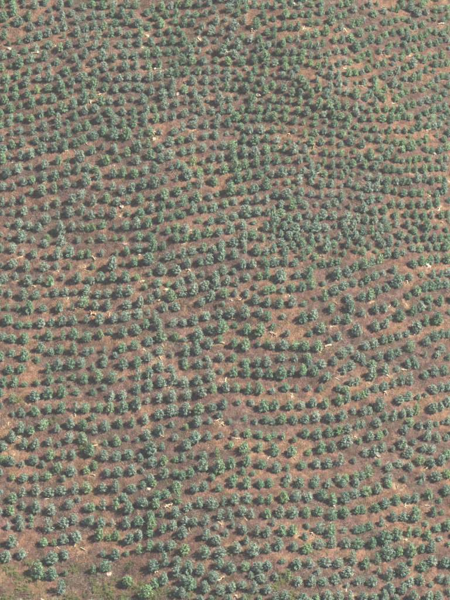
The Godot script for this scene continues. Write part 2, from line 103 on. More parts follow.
	1340,215,1, 1520,215,1, 1555,215,1, 1950,215,1, 45,210,0, 405,210,1, 645,210,1, 1135,210,1, 1375,210,0, 1820,210,1, 1985,210,1, 2022,210,1, 2150,210,1, 695,205,1, 755,205,1, 975,205,1, 1415,205,1, 1615,205,1,
	2180,205,1, 820,200,1, 920,200,1, 1025,200,1, 1080,200,0, 95,195,1, 860,195,1, 1670,190,1, 1710,190,1, 1895,190,1, 2200,190,1, 145,185,1, 1295,185,1, 1445,185,1, 1485,185,1, 1855,185,2, 2235,185,1, 430,180,1,
	1250,180,2, 1755,180,2, 2075,180,1, 2040,175,2, 2105,175,4, 318,174,0, 20,170,1, 195,170,2, 1155,170,1, 1210,170,4, 1535,170,1, 490,165,2, 645,165,1, 1370,165,1, 1925,165,1, 2130,165,1, 702,156,1, 1800,156,1,
	550,155,2, 795,155,1, 910,155,1, 995,155,0, 1580,155,2, 1965,155,1, 240,150,2, 385,150,2, 600,150,1, 1110,150,1, 1335,150,1, 1630,150,1, 2175,150,1, 2210,150,2, 850,145,1, 890,145,1, 1055,145,2, 2005,145,1,
	280,140,1, 2150,140,1, 2235,140,1, 425,135,1, 1680,135,1, 2035,135,1, 1375,130,1, 1845,130,1, 150,125,1, 740,125,1, 1455,125,1, 1490,125,1, 1705,125,1, 1870,125,1, 36,120,0, 320,120,2, 470,120,1, 520,120,1,
	1010,120,1, 1170,120,2, 1420,120,2, 2070,120,1, 2115,115,1, 805,110,1, 1280,110,2, 1760,110,2, 918,108,1, 580,105,1, 690,105,2, 965,105,1, 1550,105,1, 1790,105,1, 90,100,2, 205,100,1, 635,100,1, 1590,100,1,
	1920,100,1, 1955,100,1, 1080,96,1, 255,95,1, 385,95,1, 875,95,1, 1220,95,1, 1330,95,1, 1130,90,0, 1655,90,2, 1815,90,1, 2045,90,1, 2145,90,0, 2215,90,1, 1985,85,1, 1365,80,1, 2015,80,1, 2175,80,1,
	15,75,2, 140,75,1, 310,75,1, 415,75,1, 780,75,1, 465,70,1, 510,70,1, 1695,70,1, 2240,70,1, 830,65,1, 1315,65,1, 1470,65,1, 560,60,1, 610,60,1, 660,60,1, 880,60,1, 940,60,1, 980,60,1,
	1425,60,2, 1510,60,1, 1725,60,1, 1865,60,1, 360,55,1, 735,55,1, 1030,55,1, 1190,55,1, 1545,55,2, 70,50,1, 1605,50,1, 2090,50,2, 2130,50,1, 250,45,0, 1650,45,1, 1920,45,1, 1070,40,1, 2180,40,1,
	760,35,1, 1230,35,1, 1770,35,1, 1960,35,1, 1985,35,1, 1145,30,2, 1665,30,1, 1815,30,0, 2205,30,2, 410,25,1, 810,25,1, 2055,25,2, 2235,25,1, 120,20,0, 300,20,1, 515,20,1, 855,20,1, 1310,20,1,
	1375,20,1, 1500,20,1, 2015,20,1, 65,15,1, 175,15,1, 565,15,1, 680,15,1, 1270,15,1, 1340,15,1, 1420,15,1, 1460,15,0, 6,12,1, 462,12,1, 630,12,1, 1848,12,1, 1884,12,0, 2112,12,1, 890,10,1,
	940,10,1, 995,10,1, 1190,10,1, 1555,10,1, 1605,10,1, 1705,10,1, 225,5,1, 355,5,1, 1045,5,1, 1735,5,1]
const PALE := [
	235,2495,0, 290,2735,0, 415,2745,0, 215,2995,0, 365,2720,0, 740,2445,0, 845,2530,1, 580,2625,0, 780,2860,0, 545,2870,0, 1110,2615,2, 1225,2595,2, 1100,2880,1, 1180,2985,0, 950,2640,0, 1650,2605,0, 1670,2535,0, 1495,2685,0,
	1560,2670,0, 1755,2980,0, 1720,2945,0, 1990,2430,1, 2135,2530,0, 1930,2625,0, 2025,2700,0, 2070,2975,0, 2035,2530,0, 40,2120,2, 100,2185,0, 355,2045,0, 375,2075,2, 65,2280,2, 130,2015,0, 470,2230,1, 810,2180,0, 840,1935,1,
	725,2125,0, 465,2375,0, 780,1820,0, 1115,1895,1, 1115,2120,1, 1340,2280,0, 1090,2110,0, 1190,2195,0, 1460,1980,2, 1685,1895,0, 1475,2290,0, 1775,2185,0, 1695,1865,0, 1935,1870,1, 2020,1850,0, 2090,1990,0, 1845,1915,0, 1990,2180,0,
	2130,2340,0, 1890,2280,0, 1925,1965,0, 290,1225,1, 90,1410,0, 420,1340,1, 285,1355,0, 380,1545,1, 340,1495,2, 170,1430,0, 100,1280,0, 480,1290,2, 625,1220,0, 700,1275,0, 535,1570,0, 465,1570,1, 805,1505,0, 830,1450,0,
	740,1515,0, 815,1725,0, 805,1785,1, 720,1750,0, 710,1405,0, 945,1355,0, 1155,1500,0, 1200,1485,0, 1165,1590,0, 930,1705,1, 1110,1715,0, 915,1220,0, 1680,1510,0, 1640,1730,1, 1365,1670,1, 1445,1480,0, 1620,1445,0, 1610,1280,0,
	1660,1635,0, 1600,1755,2, 1695,1780,0, 2065,1670,0, 2135,1330,1, 2035,1410,2, 1830,1585,0, 1855,1505,0, 1950,1540,0, 2030,1520,0, 68,810,0, 225,915,2, 330,755,0, 90,1145,0, 265,1000,0, 435,715,0, 775,665,1, 770,695,2,
	570,830,0, 610,1035,2, 600,1080,2, 890,1020,0, 470,1025,0, 620,640,0, 970,655,0, 1210,980,0, 1255,1010,1, 1305,1010,0, 1285,1145,0, 950,1155,0, 1735,645,0, 1570,730,1, 1445,675,0, 1595,865,0, 1740,1120,0, 1395,740,0,
	1510,1155,0, 2140,650,0, 2185,1035,1, 2130,1035,0, 2145,980,0, 2060,860,2, 2170,770,0, 2205,1110,0, 1860,1175,0, 2240,910,0, 175,265,1, 275,230,0, 90,275,0, 45,245,0, 440,335,0, 735,180,0, 715,240,0, 785,345,1,
	495,470,0, 460,505,1, 890,470,0, 545,90,0, 1015,70,0, 1000,195,0, 935,415,1, 1145,260,0, 1290,475,1, 1335,465,0, 1260,150,0, 1725,340,0, 1525,145,0, 1445,405,0, 1470,25,0, 1785,285,0, 1635,390,0, 1730,150,0,
	2205,120,1, 2070,150,0, 1920,270,0, 2010,45,0, 2150,15,0, 1805,430,0, 2045,280,0, 1965,515,0]
const WEEDS := [
	20,2980, 60,2985, 90,2890, 130,2930, 150,2805, 155,2880, 110,2940, 60,2850, 20,2830, 160,2970, 340,2985, 430,2960, 370,2840, 380,2990, 655,2815, 570,2890, 600,2905, 650,2920,
	540,2920, 470,2900, 690,2940, 790,2950, 840,2960, 550,2970, 630,2970, 710,2975, 510,2960, 1240,2495, 1150,2745, 1070,2980, 925,2760, 1410,2870, 1450,2890, 1400,2900, 1370,2930, 255,2210,
	420,2230, 290,2350, 265,2095, 90,1990, 700,2920, 560,2960, 620,2985, 760,2985, 860,2955, 950,2975, 1240,2975, 1420,2890, 1460,2980, 1650,2985, 1900,2980, 2060,2985, 330,2900, 480,2935,
	1110,2960]
const SNAGS := [	345,1925, 1245,2000, 1155,2185, 1460,2200, 1082,1525, 325,1035]

# bare orange soil and drag tracks: x, y in fifths of a photo pixel, radius in metres
const BARE := [160, 1750, 2.2, 155, 1870, 2.2, 140, 1970, 2.0, 30, 2120, 2.6, 70, 2270, 2.4, 105, 2380, 2.2, 225, 2950, 3.0, 200, 2870, 2.0,
	410, 2740, 2.6, 590, 2700, 2.4, 1050, 2830, 2.4, 1165, 70, 2.6, 1460, 155, 3.0, 1560, 360, 2.6, 2100, 400, 2.4, 1900, 450, 2.4, 1450, 1620, 3.4,
	1500, 1640, 2.6, 2200, 2030, 2.4, 1760, 1960, 2.2, 880, 1380, 2.4, 300, 790, 2.4, 1130, 900, 2.6, 1840, 750, 2.4, 2120, 680, 2.2, 90, 110, 2.6,
	20, 620, 2.2, 730, 1090, 2.0, 1580, 2000, 2.2, 640, 1700, 2.2, 960, 1520, 2.4, 2050, 2600, 2.2, 1290, 2250, 2.2]
const CAM_DIST := 560.0
const CAM_PITCH := 25.0
const CAM_FOV := 10.5
const SLOPE := 0.532

var cam: Camera3D
var cam_at := Vector3.ZERO
var n_big := FastNoiseLite.new()
var n_mid := FastNoiseLite.new()
var n_fine := FastNoiseLite.new()
var n_col := FastNoiseLite.new()
var n_streak := FastNoiseLite.new()
var counts := {}
var rng := RandomNumberGenerator.new()
var tree_spots := []

func by_tree(p: Vector3) -> String:
	var best := 2.6
	var said := " on open soil between rows"
	for s in tree_spots:
		var d: float = s.p.distance_to(p)
		if d < best:
			best = d
			said = " beside a %s %s tree" % [["small", "medium", "large"][s.size], TONE_WORDS[s.tone]]
	return said

func numbered(called: String) -> String:
	var k: int = counts.get(called, 0)
	counts[called] = k + 1
	return called if k == 0 else "%s_%03d" % [called, k]

func tag(o: Node, label: String, category: String, group := "") -> void:
	o.set_meta("label", label)
	o.set_meta("category", category)
	if group: o.set_meta("group", group)

func thing(called: String, at: Vector3, turn := 0.0) -> Node3D:
	var o := Node3D.new()
	o.name = numbered(called)
	add_child(o)
	o.position = at
	o.rotation.y = turn
	return o

func part(called: String, mesh: Mesh, m: Material, parent: Node) -> MeshInstance3D:
	var o := MeshInstance3D.new()
	o.name = called
	o.mesh = mesh
	o.material_override = m
	parent.add_child(o, true)
	return o

# ---------------------------------------------------------------- terrain
func ridge_x(z: float) -> float:
	if z < -40.0: return lerpf(20.0, 8.0, clampf((-40.0 - z) / 35.0, 0.0, 1.5))
	return lerpf(20.0, 14.0, clampf((z + 40.0) / 60.0, 0.0, 1.0))

func ground_h(x: float, z: float) -> float:
	var u := x - ridge_x(z)
	var w := 7.0
	var h := -SLOPE * z
	h -= 0.29 * 0.5 * (u + sqrt(u * u + w * w))
	h += n_big.get_noise_2d(x, z) * 1.3
	h += n_mid.get_noise_2d(x, z) * 0.22
	h += n_fine.get_noise_2d(x, z) * 0.09
	return h

# picture position (fifths of a photo pixel) to the ground under that line of sight
func on_ground(px: float, py: float) -> Vector3:
	var f := 1500.0 / tan(deg_to_rad(CAM_FOV * 0.5))
	var d := (cam.basis * Vector3((px - 1125.0) / f, (1500.0 - py) / f, -1.0)).normalized()
	var t0 := 380.0
	var t1 := 380.0
	while t1 < 800.0:
		t1 += 4.0
		var p := cam_at + d * t1
		if p.y < ground_h(p.x, p.z): break
		t0 = t1
	for i in 16:
		var tm := (t0 + t1) * 0.5
		var q := cam_at + d * tm
		if q.y < ground_h(q.x, q.z): t1 = tm
		else: t0 = tm
	var r := cam_at + d * t1
	r.y = ground_h(r.x, r.z)
	return r

func slope_basis(x: float, z: float) -> Basis:
	var e := 0.3
	var nx := (ground_h(x - e, z) - ground_h(x + e, z)) / (2.0 * e)
	var nz := (ground_h(x, z - e) - ground_h(x, z + e)) / (2.0 * e)
	var up := Vector3(nx, 1.0, nz).normalized()
	var side := Vector3.RIGHT.slide(up).normalized()
	return Basis(side, up, side.cross(up).normalized())

func axis_lines(a: float, b: float, step: float, out: float) -> PackedFloat32Array:
	var l := PackedFloat32Array()
	var s := step
	var c := a
	var low := []
	while c > -out:
		s *= 1.35
		c -= s
		low.append(c)
	low.reverse()
	for v in low: l.append(v)
	c = a
	while c < b:
		l.append(c)
		c += step
	s = step
	while c < out:
		l.append(c)
		s *= 1.35
		c += s
	l.append(c)
	return l

func build_ground() -> void:
	var xs := axis_lines(-54.0, 54.0, 0.4, 420.0)
	var zs := axis_lines(-92.0, 76.0, 0.4, 420.0)
	var nx := xs.size()
	var nz := zs.size()
	var bare := []
	for i in range(0, BARE.size(), 3):
		var g := on_ground(BARE[i], BARE[i + 1])
		bare.append([g.x, g.z, BARE[i + 2]])
	# dry straw and chips lie round the dead wood
	var straw := {}
	for i in range(0, PALE.size(), 3):
		var g := on_ground(PALE[i], PALE[i + 1])
		var item := [g.x, g.z, 1.25 if PALE[i + 2] % 2 == 1 else 0.85]
		for a1 in [-1, 0, 1]:
			for b1 in [-1, 0, 1]:
				var key := Vector2i(int(floor(g.x / 2.0)) + a1, int(floor(g.z / 2.0)) + b1)
				if not straw.has(key): straw[key] = []
				straw[key].append(item)
	var v := PackedVector3Array()
	var c := PackedColorArray()
	v.resize(nx * nz)
	c.resize(nx * nz)
	var red := Color(0.112, 0.069, 0.056)
	var pink := Color(0.126, 0.083, 0.072)
	var orange := Color(0.172, 0.110, 0.076)
	var grey := Color(0.096, 0.070, 0.063)
	var dry := Color(0.235, 0.172, 0.112)
	var olive := Color(0.086, 0.076, 0.048)
	var k := 0
	for j in nz:
		var z := zs[j]
		for i in nx:
			var x := xs[i]
			v[k] = Vector3(x, ground_h(x, z), z)
			var a := n_col.get_noise_2d(x, z * 1.6)
			var b := n_streak.get_noise_2d(x * 0.7, z * 1.8)
			var e := n_col.get_noise_2d(x * 4.3 + 90.0, z * 5.1)
			var col := red.lerp(pink, clampf(0.5 + a * 1.6, 0.0, 1.0))
			col = col.lerp(grey, clampf(b * 2.2 - 0.05 + e * 0.7, 0.0, 0.75))
			var o := clampf(-b * 2.4 - 0.35 + e * 0.7, 0.0, 0.7)
			if absf(x) < 60.0 and absf(z) < 100.0:
				for s in bare:
					var q: float = ((x - s[0]) * (x - s[0]) * 0.8 + (z - s[1]) * (z - s[1])) / (s[2] * s[2])
					if q < 1.6: o = maxf(o, clampf((1.15 - q) * 1.5 + e * 0.9, 0.0, 0.9))
			col = col.lerp(orange, o)
			for s in straw.get(Vector2i(int(floor(x / 2.0)), int(floor(z / 2.0))), []):
				var q2: float = ((x - s[0]) * (x - s[0]) * 0.6 + (z - s[1]) * (z - s[1])) / (s[2] * s[2])
				var e2 := n_fine.get_noise_2d(x * 3.0, z * 3.0 + 20.0)
				if q2 < 1.5: col = col.lerp(dry, clampf((0.9 - q2) * 1.2 + e2 * 1.3, 0.0, 0.75))
			# green ground cover creeps in at the foot of the slope
			var w := clampf((z - 44.0) / 16.0, 0.0, 1.0) * clampf((-x - 2.0) / 22.0, 0.0, 1.0)
			col = col.lerp(olive, clampf(w * (0.55 + e * 1.6), 0.0, 0.75))
			var t := 1.10 + e * 0.40 + n_fine.get_noise_2d(x * 2.0 + 50.0, z * 2.0) * 0.40
			c[k] = Color(col.r * t, col.g * t, col.b * t)
			k += 1
	var idx := PackedInt32Array()
	idx.resize((nx - 1) * (nz - 1) * 6)
	k = 0
	for j in nz - 1:
		for i in nx - 1:
			var p := j * nx + i
			idx[k] = p; idx[k + 1] = p + 1; idx[k + 2] = p + nx
			idx[k + 3] = p + 1; idx[k + 4] = p + nx + 1; idx[k + 5] = p + nx
			k += 6
	var nor := PackedVector3Array()
	nor.resize(nx * nz)
	for j in nz:
		for i in nx:
			var i0 := maxi(i - 1, 0)
			var i1 := mini(i + 1, nx - 1)
			var j0 := maxi(j - 1, 0)
			var j1 := mini(j + 1, nz - 1)
			var gx := v[j * nx + i1] - v[j * nx + i0]
			var gz := v[j1 * nx + i] - v[j0 * nx + i]
			nor[j * nx + i] = gz.cross(gx).normalized()
	var arr := []
	arr.resize(Mesh.ARRAY_MAX)
	arr[Mesh.ARRAY_VERTEX] = v
	arr[Mesh.ARRAY_NORMAL] = nor
	arr[Mesh.ARRAY_COLOR] = c
	arr[Mesh.ARRAY_INDEX] = idx
	var mesh := ArrayMesh.new()
	mesh.add_surface_from_arrays(Mesh.PRIMITIVE_TRIANGLES, arr)
	var m := StandardMaterial3D.new()
	m.vertex_color_use_as_albedo = true
	m.roughness = 1.0
	m.metallic_specular = 0.15
	m.uv1_triplanar = true
	m.uv1_world_triplanar = true
	m.uv1_scale = Vector3.ONE * 0.09
	m.albedo_texture = soil_texture()
	m.heightmap_enabled = true
	m.heightmap_scale = 14.0
	m.heightmap_texture = clod_texture()
	var o := part("hillside_ground", mesh, m, self)
	o.set_meta("kind", "structure")
	o.set_meta("label", "reddish brown bare soil hillside with litter between the tree rows")
	o.set_meta("category", "ground")

func soil_texture() -> Texture2D:
	var n := FastNoiseLite.new()
	n.seed = 91
	n.noise_type = FastNoiseLite.TYPE_SIMPLEX
	n.frequency = 0.03
	n.fractal_octaves = 5
	n.fractal_gain = 0.68
	var r := Gradient.new()
	r.offsets = PackedFloat32Array([0.0, 0.3, 0.46, 0.58, 0.72, 1.0])
	r.colors = PackedColorArray([Color(0.50, 0.50, 0.52), Color(0.68, 0.66, 0.66), Color(0.88, 0.86, 0.85), Color(1, 0.98, 0.95), Color(1, 0.99, 0.94), Color(0.98, 0.99, 1.0)])
	var t := NoiseTexture2D.new()
	t.width = 1024
	t.height = 1024
	t.seamless = true
	t.noise = n
	t.color_ramp = r
	return t

func clod_texture() -> Texture2D:
	var n := FastNoiseLite.new()
	n.seed = 17
	n.noise_type = FastNoiseLite.TYPE_SIMPLEX
	n.frequency = 0.022
	n.fractal_octaves = 5
	n.fractal_gain = 0.6
	var t := NoiseTexture2D.new()
	t.width = 1024
	t.height = 1024
	t.seamless = true
	t.noise = n
	return t

# ---------------------------------------------------------------- mesh helpers
class Shape:
	var v := PackedVector3Array()
	var n := PackedVector3Array()
	var c := PackedColorArray()
	func leaf(at: Vector3, dir: Vector3, side: Vector3, length: float, width: float, col: Color) -> void:
		var up := side.cross(dir).normalized()
		var tip := at + dir * length - up * length * 0.12
		var m := at + dir * length * 0.45
		var a := m + side * width * 0.5
		var b := m - side * width * 0.5
		v.append_array([at, tip, a, at, b, tip])
		for i in 6:
			n.append(up)
			c.append(col)
	func tube(pts: Array, rad: Array, sides: int, col: Color, cap := true) -> void:
		var rings := []
		for i in pts.size():
			var d: Vector3 = (pts[mini(i + 1, pts.size() - 1)] - pts[maxi(i - 1, 0)]).normalized()
			var s := d.cross(Vector3(0.31, 0.2, 0.93)).normalized()
			var u := s.cross(d)
			var ring := []
			for k in sides:
				var a := TAU * k / sides
				ring.append([pts[i] + (s * cos(a) + u * sin(a)) * rad[i], s * cos(a) + u * sin(a)])
			rings.append(ring)
		for i in pts.size() - 1:
			for k in sides:
				var p = rings[i][k]; var q = rings[i][(k + 1) % sides]
				var r = rings[i + 1][k]; var t = rings[i + 1][(k + 1) % sides]
				for e in [p, q, r, q, t, r]:
					v.append(e[0]); n.append(e[1]); c.append(col)
		if cap:
			for end in [0, pts.size() - 1]:
				var dn: Vector3 = (pts[end] - pts[1 if end == 0 else end - 1]).normalized()
				for k in sides:
					var k2 := (k + 1) % sides
					v.append_array([pts[end], rings[end][k2 if end == 0 else k][0], rings[end][k if end == 0 else k2][0]])
					for e in 3:
						n.append(dn); c.append(col)
	func mesh() -> ArrayMesh:
		var arr := []
		arr.resize(Mesh.ARRAY_MAX)
		arr[Mesh.ARRAY_VERTEX] = v
		arr[Mesh.ARRAY_NORMAL] = n
		arr[Mesh.ARRAY_COLOR] = c
		var m := ArrayMesh.new()
		m.add_surface_from_arrays(Mesh.PRIMITIVE_TRIANGLES, arr)
		return m

func coloured(rough := 0.9, tint := Color.WHITE, back := Color.BLACK) -> StandardMaterial3D:
	var m := StandardMaterial3D.new()
	m.vertex_color_use_as_albedo = true
	m.albedo_color = tint
	m.roughness = rough
	m.metallic_specular = 0.3
	m.cull_mode = BaseMaterial3D.CULL_DISABLED
	if back != Color.BLACK:
		m.backlight_enabled = true
		m.backlight = back
	return m

# ---------------------------------------------------------------- young trees
# forms: height, radius, height of the widest point, shoots, how pointed, words
const FORMS := [
	[1.80, 0.94, 0.38, 58, 0.56, "conical"],
	[2.05, 0.93, 0.34, 60, 0.66, "tall pointed"],
	[1.60, 1.00, 0.44, 58, 0.44, "broad rounded"],
	[1.75, 0.92, 0.42, 50, 0.52, "loose open-branched"],
	[1.68, 0.97, 0.42, 62, 0.46, "dense bushy"],
	[1.88, 0.90, 0.38, 54, 0.56, "narrow leaning"],
	[1.95, 0.80, 0.36, 40, 0.62, "thin sparse"],
	[1.32, 0.98, 0.40, 46, 0.50, "low spreading"]]
const FORM_DECK := [0, 0, 1, 1, 2, 2, 3, 3, 4, 4, 5, 5, 6, 7]

func crown_r(t: float, wide: float, pointed: float) -> float:
	if t < wide: return lerpf(0.62, 1.0, sin(t / wide * PI * 0.5))
	return pow(maxf(1.0 - (t - wide) / (1.0 - wide), 0.0), pointed * 0.85) * 0.96 + 0.04

func make_tree(k: int) -> Array:
	var f: Array = FORMS[k]
	var r := RandomNumberGenerator.new()
	r.seed = 400 + k * 31
	var h: float = f[0]
	var rad: float = f[1]
	var lean := Vector3(r.randf_range(-1, 1), 0, r.randf_range(-1, 1)) * (0.05 if k != 5 else 0.16)
	var wood := Shape.new()
	var bark := Color(0.11, 0.075, 0.05)
	var pts := []
	var rads := []
	for i in 7:
		var t := i / 6.0
		pts.append(Vector3(lean.x * t * t * h, t * h * 0.97, lean.z * t * t * h) + Vector3(sin(t * 7.0 + k), 0, cos(t * 6.0 + k)) * 0.018)
		rads.append(lerpf(0.036, 0.006, t))
	wood.tube(pts, rads, 6, bark, false)
	var crown := Shape.new()
	var n: int = f[3]
	var az := r.randf() * TAU
	# uneven lobes round the crown
	var lobe := []
	for i in 7: lobe.append(r.randf_range(0.74, 1.18))
	for s in n:
		var t := pow((s + 0.5) / n, 1.12) * 0.97 + 0.02
		az += 2.399 + r.randf_range(-0.35, 0.35)
		var la := fposmod(az, TAU) / TAU * 7.0
		var lm: float = lerpf(lobe[int(la) % 7], lobe[(int(la) + 1) % 7], la - int(la))
		var len_ := rad * crown_r(t, f[2], f[4]) * lm * r.randf_range(0.84, 1.08)
		var root := Vector3(lean.x * t * t * h, maxf(t * h - len_ * 0.42, 0.05), lean.z * t * t * h)
		var out := Vector3(cos(az), 0, sin(az))
		var rise := lerpf(0.26, 0.85, t) * r.randf_range(0.75, 1.25)
		var tip := root + out * len_ + Vector3.UP * len_ * rise
		var mid := root.lerp(tip, 0.5) - Vector3.UP * len_ * 0.06
		wood.tube([root, mid, tip], [0.013, 0.009, 0.004], 3, bark, false)
		var shade := r.randf_range(0.82, 1.18)
		var leaves := int(lerpf(22.0, 52.0, clampf(len_ / 0.9, 0.0, 1.0)) * (0.72 if k == 3 or k == 6 else 1.0))
		for q in leaves:
			var a := pow(r.randf(), 0.62)
			var at := root.lerp(mid, a * 2.0) if a < 0.5 else mid.lerp(tip, a * 2.0 - 1.0)
			at += Vector3(r.randfn(), r.randfn(), r.randfn()) * 0.072
			var d := (out * r.randf_range(-0.2, 0.9) + Vector3.UP * r.randf_range(-0.6, 0.7) + Vector3(r.randfn(), r.randfn() * 0.5, r.randfn()) * 0.6).normalized()
			var sd := d.cross(out * 0.8 + Vector3.UP * 0.9 + Vector3(r.randfn(), r.randfn(), r.randfn()) * 0.4).normalized()
			var g := r.randf()
			var col := Color(0.160, 0.280, 0.212)
			if g < 0.30: col = Color(0.112, 0.212, 0.130)
			elif g < 0.56: col = Color(0.320, 0.415, 0.370)
			elif g < 0.63: col = Color(0.235, 0.290, 0.150)
			elif g < 0.65: col = Color(0.17, 0.11, 0.07)
			var j := shade * r.randf_range(0.85, 1.15)
			crown.leaf(at, d, sd, r.randf_range(0.13, 0.21), r.randf_range(0.065, 0.105), Color(col.r * j, col.g * j, col.b * j))
	# the leading shoot stands above the crown
	var lead: Vector3 = pts[6]
	var ll: float = [0.22, 0.34, 0.10, 0.28, 0.12, 0.26, 0.36, 0.08][k]
	wood.tube([lead - Vector3(0, 0.15, 0), lead + Vector3(0.02, ll, 0.01)], [0.012, 0.005], 3, bark, false)
	for q in int(26 * ll / 0.3):
		var az2 := r.randf() * TAU
		var o2 := Vector3(cos(az2), 0, sin(az2))
		var at2 := lead + Vector3(0, ll * r.randf_range(-0.7, 1.0), 0) + o2 * 0.03
		var d2 := (o2 + Vector3.UP * r.randf_range(0.1, 1.0)).normalized()
		var j2 := r.randf_range(0.85, 1.2)
		crown.leaf(at2, d2, o2.cross(Vector3.UP), r.randf_range(0.11, 0.18), r.randf_range(0.05, 0.085), Color(0.20 * j2, 0.29 * j2, 0.20 * j2))
	return [wood.mesh(), crown.mesh()]

const TONE_WORDS := ["blue-green", "grey-green", "deep green", "bright yellow-green", "fresh green", "pale silvery"]
const TONES := [Color(0.93, 1.0, 0.98), Color(1.14, 1.08, 1.08), Color(0.80, 0.98, 0.80), Color(1.00, 1.12, 0.70), Color(1.06, 1.20, 0.88), Color(1.30, 1.18, 1.22)]

func build_trees() -> void:
	var spots := []
	for i in range(0, TREES.size(), 3):
		var code: int = TREES[i + 2]
		var size := code % 3
		var g := on_ground(TREES[i], TREES[i + 1] + [15.0, 22.0, 27.0][size])
		spots.append({"p": g, "size": size, "green": code >= 3, "seen": true})
	# beyond the picture's edges the rows go on
	var y := -420.0
	while y < 3560.0:
		var x := -520.0 + fposmod(y * 0.37, 60.0)
		while x < 2780.0:
			var qx := x + rng.randf_range(-9, 9)
			var qy := y + sin(x * 0.006) * 22.0 + rng.randf_range(-8, 8) - maxf(x - 1700.0, 0.0) * 0.22
			if qx < -14.0 or qx > 2264.0 or qy < 18.0 or qy > 3030.0:
				if rng.randf() > 0.10:
					var g := on_ground(qx, qy)
					spots.append({"p": g, "size": [0, 1, 1, 1, 2][rng.randi() % 5], "green": rng.randf() < 0.04, "seen": false})
			x += 58.0
		y += lerpf(52.0, 76.0, clampf(y / 3000.0, 0.0, 1.0))
	# spacing to the closest neighbour in sight limits the spread
	var cell := {}
	for i in spots.size():
		var p: Vector3 = spots[i].p
		var key := Vector2i(int(floor(p.x / 3.0)), int(floor(p.z / 3.0)))
		if not cell.has(key): cell[key] = []
		cell[key].append(i)
	var form_meshes := []
	for k in FORMS.size(): form_meshes.append(make_tree(k))
	var bark := coloured(0.95)
	var leaf_mats := []
	for t in TONES: leaf_mats.append(coloured(0.62))
	for k in TONES.size():
		leaf_mats[k].albedo_color = (TONES[k] * 0.88).clamp().linear_to_srgb()
		leaf_mats[k].albedo_color.a = 1.0
	var any_leaf := coloured(0.62)
	var shrubs := []
	for i in range(0, WEEDS.size(), 2): shrubs.append(on_ground(WEEDS[i], WEEDS[i + 1] + 8))
	# the 300 trees that show largest are the closest ones
	var seen := []
	for i in spots.size():
		var p: Vector3 = spots[i].p
		var near := 9.0
		var kx := int(floor(p.x / 3.0))
		var kz := int(floor(p.z / 3.0))
		for a in [-1, 0, 1]:
			for b in [-1, 0, 1]:
				for o in cell.get(Vector2i(kx + a, kz + b), []):
					if o != i: near = minf(near, p.distance_to(spots[o].p))
		var s: Dictionary = spots[i]
		s.k = FORM_DECK[rng.randi() % FORM_DECK.size()]
		var base: float = [0.62, 0.94, 1.13][s.size]
		s.s = base * clampf(0.60 + near * 0.20, 0.80, 1.06) * rng.randf_range(0.93, 1.09)
		s.tall = rng.randf_range(0.88, 1.14)
		var u := n_streak.get_noise_2d(p.x * 0.5 + 200.0, p.z * 0.5) + rng.randf_range(-0.35, 0.35)
		s.tone = 3 if s.green else (1 if u > 0.16 else (2 if u < -0.18 else 0))
		s.turn = rng.randf() * TAU
		var fresh := 0.10 + 0.38 * clampf((p.x + 2.0) / 16.0, 0.0, 1.0) * clampf((-p.z - 18.0) / 20.0, 0.0, 1.0)
		var pick := rng.randf()
		if not s.green and pick < fresh: s.tone = 4
		elif not s.green and pick > 0.91: s.tone = 5
		var up_slope := clampf((46.0 - p.z) / 105.0, 0.0, 1.0)
		s.s *= lerpf(0.94, 0.84, up_slope) * (0.92 if p.x > 8.0 and p.z < -18.0 else 1.0)
		s.tall *= lerpf(1.0, 1.05, up_slope)
		s.lean = Basis(Vector3(rng.randfn(), 0.0, rng.randfn()).normalized(), rng.randf_range(0.0, 0.11))
		s.wide = rng.randf_range(0.84, 1.16)
		if s.seen: seen.append([cam_at.distance_squared_to(p) / (s.s * s.s), i])
	for q in spots:
		if q.seen: tree_spots.append(q)
	seen.sort_custom(func(a, b): return a[0] < b[0])
	var single := {}
	for i in mini(300, seen.size()): single[seen[i][1]] = true
	var proto := {}
	var rest := []
	for k in FORMS.size(): rest.append([])
	for i in spots.size():
		var s: Dictionary = spots[i]
		var b: Basis = s.lean * Basis(Vector3.UP, s.turn) * Basis.from_scale(Vector3(s.s * s.wide, s.s * s.tall, s.s / s.wide))
		var at: Vector3 = s.p - Vector3(0, 0.04, 0)
		if not single.has(i):
			rest[s.k].append([Transform3D(b, at), TONES[s.tone] * rng.randf_range(0.80, 0.98)])
			continue
		var key: int = s.k * 8 + s.tone
		var o: Node3D
		if proto.has(key):
			o = proto[key].duplicate()
			o.name = numbered("young_tree")
			add_child(o)
		else:
			o = thing("young_tree", at)
			part("trunk", form_meshes[s.k][0], bark, o)
			part("crown", form_meshes[s.k][1], leaf_mats[s.tone], o)
			proto[key] = o
		o.transform = Transform3D(b, at)
		var beside := ""
		var best := 1.7
		for q in wood_plan:
			if q[0].distance_to(s.p) < best:
				best = q[0].distance_to(s.p)
				beside = " with %s at its foot" % q[3]
		if beside == "":
			for q in shrubs:
				if q.distance_to(s.p) < 1.8: beside = " beside a low olive shrub"
		if beside == "":
			best = 3.2
			for other in spots:
				if other == s: continue
				var d: float = other.p.distance_to(s.p) - (1.0 if other.green else 0.0)
				if d < best:
					best = d
					beside = " next to a %s %s tree" % [["small", "medium", "large"][other.size], TONE_WORDS[other.tone]]
		if beside == "": beside = " standing apart on bare soil"
		tag(o, "%s %s %s young tree%s" % [["small", "medium", "large"][s.size], FORMS[s.k][5], TONE_WORDS[s.tone], beside], "tree", "young trees planted in rows across the slope")
	var stand := Node3D.new()
	stand.name = "young_tree_stand"
	add_child(stand)
	stand.set_meta("kind", "stuff")
	tag(stand, "hundreds of smaller young trees in rows farther up the hillside", "trees")
